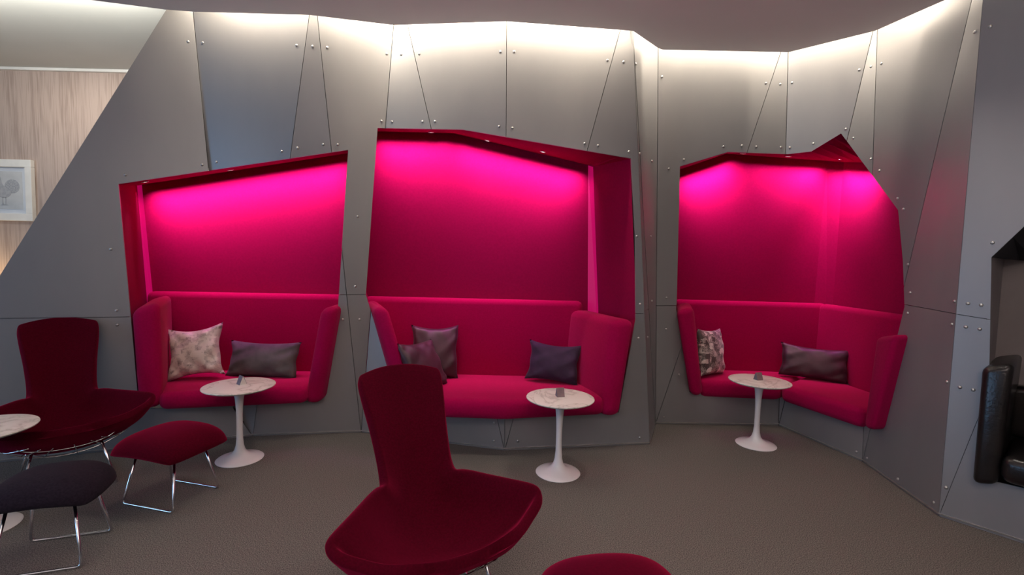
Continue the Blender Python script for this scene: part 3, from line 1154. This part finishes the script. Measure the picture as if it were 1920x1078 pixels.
# ------------------------------------------------------------------ lounge chairs with tall back and winged seat
KEYS = [  # s, y, z, half width, edge lift, edge sweep
    (0.00, 0.345, 0.410, 0.110, 0.000, -0.005),
    (0.04, 0.325, 0.408, 0.200, 0.010, -0.01),
    (0.10, 0.285, 0.385, 0.290, 0.040, -0.01),
    (0.17, 0.235, 0.345, 0.365, 0.100, -0.01),
    (0.24, 0.190, 0.310, 0.425, 0.160, 0.0),
    (0.275, 0.168, 0.298, 0.452, 0.195, 0.0),
    (0.31, 0.142, 0.292, 0.428, 0.215, 0.0),
    (0.40, 0.060, 0.288, 0.352, 0.225, 0.0),
    (0.50, -0.040, 0.310, 0.272, 0.205, 0.01),
    (0.58, -0.115, 0.360, 0.215, 0.160, 0.03),
    (0.66, -0.178, 0.440, 0.166, 0.095, 0.055),
    (0.76, -0.240, 0.550, 0.156, 0.030, 0.065),
    (0.92, -0.330, 0.720, 0.174, 0.000, 0.060),
    (1.06, -0.425, 0.860, 0.198, 0.000, 0.055),
    (1.15, -0.485, 0.945, 0.211, -0.008, 0.050),
    (1.20, -0.518, 0.985, 0.214, -0.025, 0.045),
    (1.215, -0.528, 0.998, 0.203, -0.032, 0.040),
]


def key_at(s):
    for i in range(len(KEYS) - 1):
        if s <= KEYS[i + 1][0] + 1e-9:
            k0, k1, k2, k3 = KEYS[max(i - 1, 0)], KEYS[i], KEYS[i + 1], KEYS[min(i + 2, len(KEYS) - 1)]
            t = (s - k1[0]) / (k2[0] - k1[0])
            out = []
            for c in range(1, 6):
                p1, p2 = k1[c], k2[c]
                m1 = (k2[c] - k0[c]) / max(k2[0] - k0[0], 1e-6) * (k2[0] - k1[0])
                m2 = (k3[c] - k1[c]) / max(k3[0] - k1[0], 1e-6) * (k2[0] - k1[0])
                t2, t3 = t * t, t ** 3
                out.append((2 * t3 - 3 * t2 + 1) * p1 + (t3 - 2 * t2 + t) * m1 + (-2 * t3 + 3 * t2) * p2 + (t3 - t2) * m2)
            return out
    return list(KEYS[-1][1:])


def sstep(x):
    x = max(0.0, min(1.0, x))
    return x * x * (3 - 2 * x)


def chair_shell(off=0.0, shrink=0.0):
    """grid of points of the shell; off moves it along -normal (roughly down/back)"""
    ns, nt_ = 56, 26
    rows = []
    for i in range(ns + 1):
        s = 1.215 * i / ns
        y, z, w, lift, sweep = key_at(s)
        w = max(w - shrink, 0.02)
        row = []
        for j in range(nt_ + 1):
            t = -1 + 2 * j / nt_
            t = math.copysign(abs(t) ** 0.85, t)
            x = t * w
            de = (1 - abs(t)) * w
            rim = sstep(de / 0.10) * sstep(s / 0.10)
            seat = 1 - sstep((s - 0.55) / 0.2)
            yy = y + sweep * t * t
            zz = z + lift * abs(t) ** 2.2 + 0.034 * (1 - rim) * seat
            zz -= off * (0.35 + 0.65 * seat)
            yy -= off * (1 - seat)
            row.append(Vector((x, yy, zz)))
        rows.append(row)
    return rows


def shell_bm(rows):
    bm = bmesh.new()
    vv = [[bm.verts.new(p) for p in r] for r in rows]
    for i in range(len(rows) - 1):
        for j in range(len(rows[0]) - 1):
            bm.faces.new((vv[i][j], vv[i][j + 1], vv[i + 1][j + 1], vv[i + 1][j]))
    return bm


def make_chair(loc, yaw, scale, label, tall=1.0):
    c = tag(empty('wing_lounge_chair', loc, yaw), label, 'chair', 'crimson lounge chairs with tall backs')
    c.scale = (scale, scale, scale * tall)
    sh = from_bm('seat_pad', shell_bm(chair_shell()), M_CHAIRF, c, True)
    so = sh.modifiers.new('thick', 'SOLIDIFY'); so.thickness = 0.045; so.offset = -1
    su = sh.modifiers.new('sub', 'SUBSURF'); su.levels = 1; su.render_levels = 2
    # wire basket below the pad: a few rods following the shell
    rows = chair_shell(0.072, 0.035)
    bm = bmesh.new()
    for j in (2, 5, 8, 12, 16, 19, 22):
        bm_tube([r[j] for r in rows[4:22]], 0.003, 6, bm)
    for i in (6, 11, 16, 20):
        bm_tube(rows[i], 0.003, 6, bm)
    from_bm('wire_basket', bm, M_CHROME, c, True)
    # rod base: a sled loop at each side and two cross rods
    for s in (-1, 1):
        path = round_poly([(s * 0.16, 0.20, 0.300), (s * 0.235, 0.23, 0.009), (s * 0.235, -0.265, 0.009), (s * 0.15, -0.12, 0.315)], 0.03)
        from_bm('sled_leg', bm_tube(path, 0.0075, 10), M_CHROME, c, True)
    for y, z, hw in ((0.20, 0.298, 0.17), (-0.12, 0.312, 0.16)):
        from_bm('cross_rod', bm_tube([(-hw, y, z), (-hw * 0.5, y, z - 0.012), (0, y, z - 0.016), (hw * 0.5, y, z - 0.012), (hw, y, z)], 0.0065, 8), M_CHROME, c, True)
    return c


make_chair((-0.305, 1.90, 0), 3.67, 0.93, 'crimson winged lounge chair standing before the wide sofa')
make_chair((-2.715, 2.88, 0), 3.93, 0.92, 'crimson winged lounge chair behind the plum ottoman, backed to the grey wall', 1.07)


# ------------------------------------------------------------------ ottomans
def make_ottoman(loc, yaw, mat, label, w=0.50, d=0.45, arch=0.032, pad_h=0.395, bw=0.35, bd=0.31, rnd_c=0.10):
    c = tag(empty('ottoman', loc, yaw), label, 'ottoman', 'padded ottomans on chrome rods')
    n = 20
    bm = bmesh.new()
    g = {}
    for side in (0, 1):
        for i in range(n + 1):
            for j in range(n + 1):
                u, v = -1 + 2 * i / n, -1 + 2 * j / n
                # pointed corners, bowed sides
                x = u * w / 2 * (1 - 0.13 * (1 - abs(v)) * 0 + 0.0) * (1 + 0.05 * (1 - v * v))
                y = v * d / 2 * (1 + 0.05 * (1 - u * u))
                cr_ = (abs(u) * abs(v)) ** 3
                x *= 1 - rnd_c * cr_
                y *= 1 - rnd_c * cr_
                z = pad_h - arch * abs(u) ** 2.2 - 0.012 * v * v
                th = 0.5 * max(0.0, (1 - u ** 4) * (1 - v ** 4)) ** 0.5
                edge = i in (0, n) or j in (0, n)
                if edge and side == 1:
                    g[(1, i, j)] = g[(0, i, j)]
                    continue
                zz = z + (0.080 * th * 2 if side == 0 else -0.036 * th * 2) - 0.058
                g[(side, i, j)] = bm.verts.new((x, y, zz))
    for side in (0, 1):
        for i in range(n):
            for j in range(n):
                q = [g[(side, i, j)], g[(side, i + 1, j)], g[(side, i + 1, j + 1)], g[(side, i, j + 1)]]
                try:
                    bm.faces.new(q)
                except ValueError:
                    pass
    o = from_bm('seat_pad', bm, mat, c, True)
    su = o.modifiers.new('sub', 'SUBSURF'); su.levels = 1; su.render_levels = 1
    zt = pad_h - 0.094
    for s in (-1, 1):
        path = round_poly([(-bw / 2 * 0.72, s * bd / 2 * 0.62, zt), (-bw / 2, s * bd / 2, 0.0075), (bw / 2, s * bd / 2, 0.0075),
                           (bw / 2 * 0.72, s * bd / 2 * 0.62, zt)], 0.022)
        from_bm('sled_leg', bm_tube(path, 0.0068, 10), M_CHROME, c, True)
    for s in (-1, 1):
        x = s * bw / 2 * 0.72
        from_bm('cross_rod', bm_tube([(x, -bd / 2 * 0.62, zt), (x, 0, zt - 0.006), (x, bd / 2 * 0.62, zt)], 0.006, 8), M_CHROME, c, True)
    return c


make_ottoman((-1.975, 2.75, 0), D2R(-14), M_CHAIRF, 'crimson ottoman on chrome rods between the sofa and the plum ottoman', w=0.47, d=0.43, bw=0.36, bd=0.30)
make_ottoman((-2.13, 2.185, 0), D2R(19), M_PLUMF, 'dark plum ottoman on chrome rods', w=0.43, d=0.36, rnd_c=0.16, bw=0.33, bd=0.30)
make_ottoman((0.375, 1.50, 0), D2R(8), M_CHAIRF, 'crimson ottoman set in front of the crimson lounge chair on open carpet', w=0.50, d=0.45)

# ------------------------------------------------------------------ framed print on the oak wall
FY = 5.69
pr = tag(empty('framed_picture', at_y(-20, 358, FY)), 'white framed grey rooster print on the oak wall', 'picture')
ft, fb = at_y(64, 301, FY), at_y(64, 415, FY)
cx = pr.location.x
hw = ft.x - cx
hh = (ft.z - fb.z) / 2
cz = (ft.z + fb.z) / 2
pr.location = (cx, FY, cz)
for (x0, x1, z0, z1) in ((-hw, hw, hh - 0.085, hh), (-hw, hw, -hh, -hh + 0.085), (-hw, -hw + 0.075, -hh + 0.085, hh - 0.085),
                         (hw - 0.075, hw, -hh + 0.085, hh - 0.085)):
    from_bm('frame_bar', bm_box((x0, -0.045, z0), (x1, 0.005, z1), 0.004), M_FRAME, pr)
from_bm('mount', bm_box((-hw + 0.07, -0.012, -hh + 0.08), (hw - 0.07, 0.0, hh - 0.08)), M_MOUNT, pr)
iw, ih = hw - 0.135, hh - 0.135
pp = from_bm('print', bm_box((-iw, -0.0145, -ih), (iw, -0.0121, ih)), M_PRINT, pr)


def flat_shape(pts, y=-0.0155):
    return bm_prism([Vector((x, y, z)) for x, z in pts], (0, 0.0012, 0))


def circ(cx_, cz_, rx_, rz_, n=24):
    return [(cx_ + rx_ * math.cos(2 * math.pi * i / n), cz_ + rz_ * math.sin(2 * math.pi * i / n)) for i in range(n)]


def bird(pts, y=-0.0175):
    return flat_shape([(0.13 + 0.72 * x, 0.02 + 0.72 * z) for x, z in pts], y)


from_bm('rooster_tail', flat_shape(circ(0.285, 0.045, 0.088, 0.082)), M_INK, pr)
from_bm('rooster_body', bird([(v.x, v.z) for v in catmull([(-0.02, 0, 0.20), (0.03, 0, 0.19), (0.06, 0, 0.07), (0.13, 0, 0.01), (0.20, 0, -0.07), (0.12, 0, -0.15),
                             (-0.02, 0, -0.12), (-0.06, 0, 0.02)], 5, True)]), M_INK2, pr)
from_bm('rooster_comb', bird([(-0.03, 0.19), (-0.02, 0.25), (0.0, 0.215), (0.015, 0.25), (0.03, 0.19)]), M_INK, pr)
for x in (0.05, 0.10):
    from_bm('rooster_leg', bird([(x, -0.14), (x + 0.014, -0.14), (x + 0.014, -0.25), (x + 0.05, -0.27), (x - 0.03, -0.27), (x, -0.25)]), M_INK2, pr)

# ------------------------------------------------------------------ lamps
# downlights in the niche heads
from mathutils.bvhtree import BVHTree
for par, px, py, tgt in ((n1, 272, 340.5, (-2.7, 3.85, 0.4)), (n1, 432, 318.5, (-2.1, 3.85, 0.4)),
                         (n2, 808, 247.5, (-0.6, 3.9, 0.4)), (n2, 914, 263, (-0.15, 3.9, 0.4)), (n2, 1018, 284, (0.3, 3.9, 0.4)),
                         (n3, 1393, 287.5, (2.0, 4.4, 0.4)), (n3, 1478, 292.5, (2.4, 4.4, 0.4)), (n3, 1574, 298, (2.8, 4.0, 0.4))):
    hit = None
    for o in par.children:
        if o.name.startswith('ceiling_panel'):
            t = BVHTree.FromPolygons([v.co[:] for v in o.data.vertices], [p.vertices[:] for p in o.data.polygons])
            r = t.ray_cast(C0, ray(px, py).normalized())
            if r[0] is not None:
                hit = r
    if hit is None:
        print('no lens hit', px, py)
        continue
    nn = hit[1] if hit[1].z < 0 else -hit[1]
    rot = nn.to_track_quat('Z', 'Y').to_matrix().to_4x4()
    g = empty('downlight')
    g.parent = par
    g.matrix_world = Matrix.Translation(hit[0]) @ rot
    from_bm('ring', bm_lathe([(0.015, 0.0), (0.015, 0.006), (0.024, 0.006), (0.026, 0.0)], 20), M_FRAME, g, True, 30)
    from_bm('lens', bm_lathe([(0, 0.003), (0.015, 0.003)], 20), M_LENS, g)
    spot_light('niche_spot', hit[0] + nn * 0.03, tgt, NICHE_SPOT, (1.0, 0.80, 0.78), 84, 0.9, 0.015)
# ceiling downlights over the lounge floor
lens_m = emit_mat('downlight_lens', (1, 0.9, 0.78), 2.0)
for (x, y, e) in ((-2.1, 2.9, 0.55), (-0.7, 2.9, 1.0), (0.7, 2.9, 1.0), (2.0, 2.5, 1.0), (-1.6, 0.2, 0.4), (0.8, 0.2, 0.4)):
    g = empty('downlight', (x, y, CEIL))
    g.parent = ceiling
    from_bm('trim_ring', bm_lathe([(0.045, -0.001), (0.062, -0.001), (0.060, -0.006), (0.047, -0.006), (0.045, -0.001)], 24), M_FRAME, g, True, 30)
    from_bm('lens', bm_lathe([(0, -0.002), (0.045, -0.002)], 24), lens_m, g)
    spot_light('downlight_spot', (x, y, CEIL - 0.02), (x, y, 0), DOWN_E * e, (1.0, 0.90, 0.80), 105, 0.9, 0.05)
# added uplighters, unseen behind the camera, put in to brighten the ceiling
for (x, y, ue, nm) in ((-1.9, -1.3, 0.2, 'added slim steel uplighter for fill light, nearer the window wall'), (0.2, -1.5, 1.1, 'added slim steel uplighter for fill light, on the open carpet')):
    g = tag(empty('added_uplighter', (x, y, 0)), nm, 'lamp', 'added fill uplighters')
    from_bm('base', bm_lathe([(0, 0), (0.14, 0), (0.14, 0.012), (0.02, 0.02), (0, 0.02)], 32), M_CHROME, g, True, 30)
    from_bm('pole', bm_lathe([(0.011, 0.015), (0.011, 1.80), (0, 1.80)], 16), M_CHROME, g, True, 30)
    from_bm('bowl', bm_lathe([(0, 1.79), (0.05, 1.795), (0.14, 1.84), (0.17, 1.90), (0.166, 1.90), (0.135, 1.845), (0.05, 1.80), (0, 1.797)], 32), M_WHITE, g, True)
    area_light('fill_uplight', (x, y, 1.885), (x, y, 3), 0.2, 0.2, UP_E * ue, (1.0, 0.86, 0.80), xdir=(1, 0, 0))
# raised ceiling over the passage at the left, and the wall light under the picture
pl_ = Vector((-5.2, 4.6, 3.2))
area_light('passage_cove', (-4.2, 3.6, 3.25), (-4.6, 4.9, 3.5), 2.5, 0.1, 36, (1.0, 0.96, 0.86), xdir=(1, 0.2, 0))
area_light('passage_fill', (-4.6, 4.9, 3.44), (-4.6, 5.3, 0), 1.6, 0.1, 11, (1.0, 0.88, 0.76), xdir=(1, 0, 0))  # added area light without fixture, brightens the oak wall
gp = at_y(-70, 560, 5.45)
spot_light('picture_uplight', gp, gp + Vector((0.1, 0.32, 1.0)), 22, (1.0, 0.72, 0.40), 130, 1.0, 0.05)
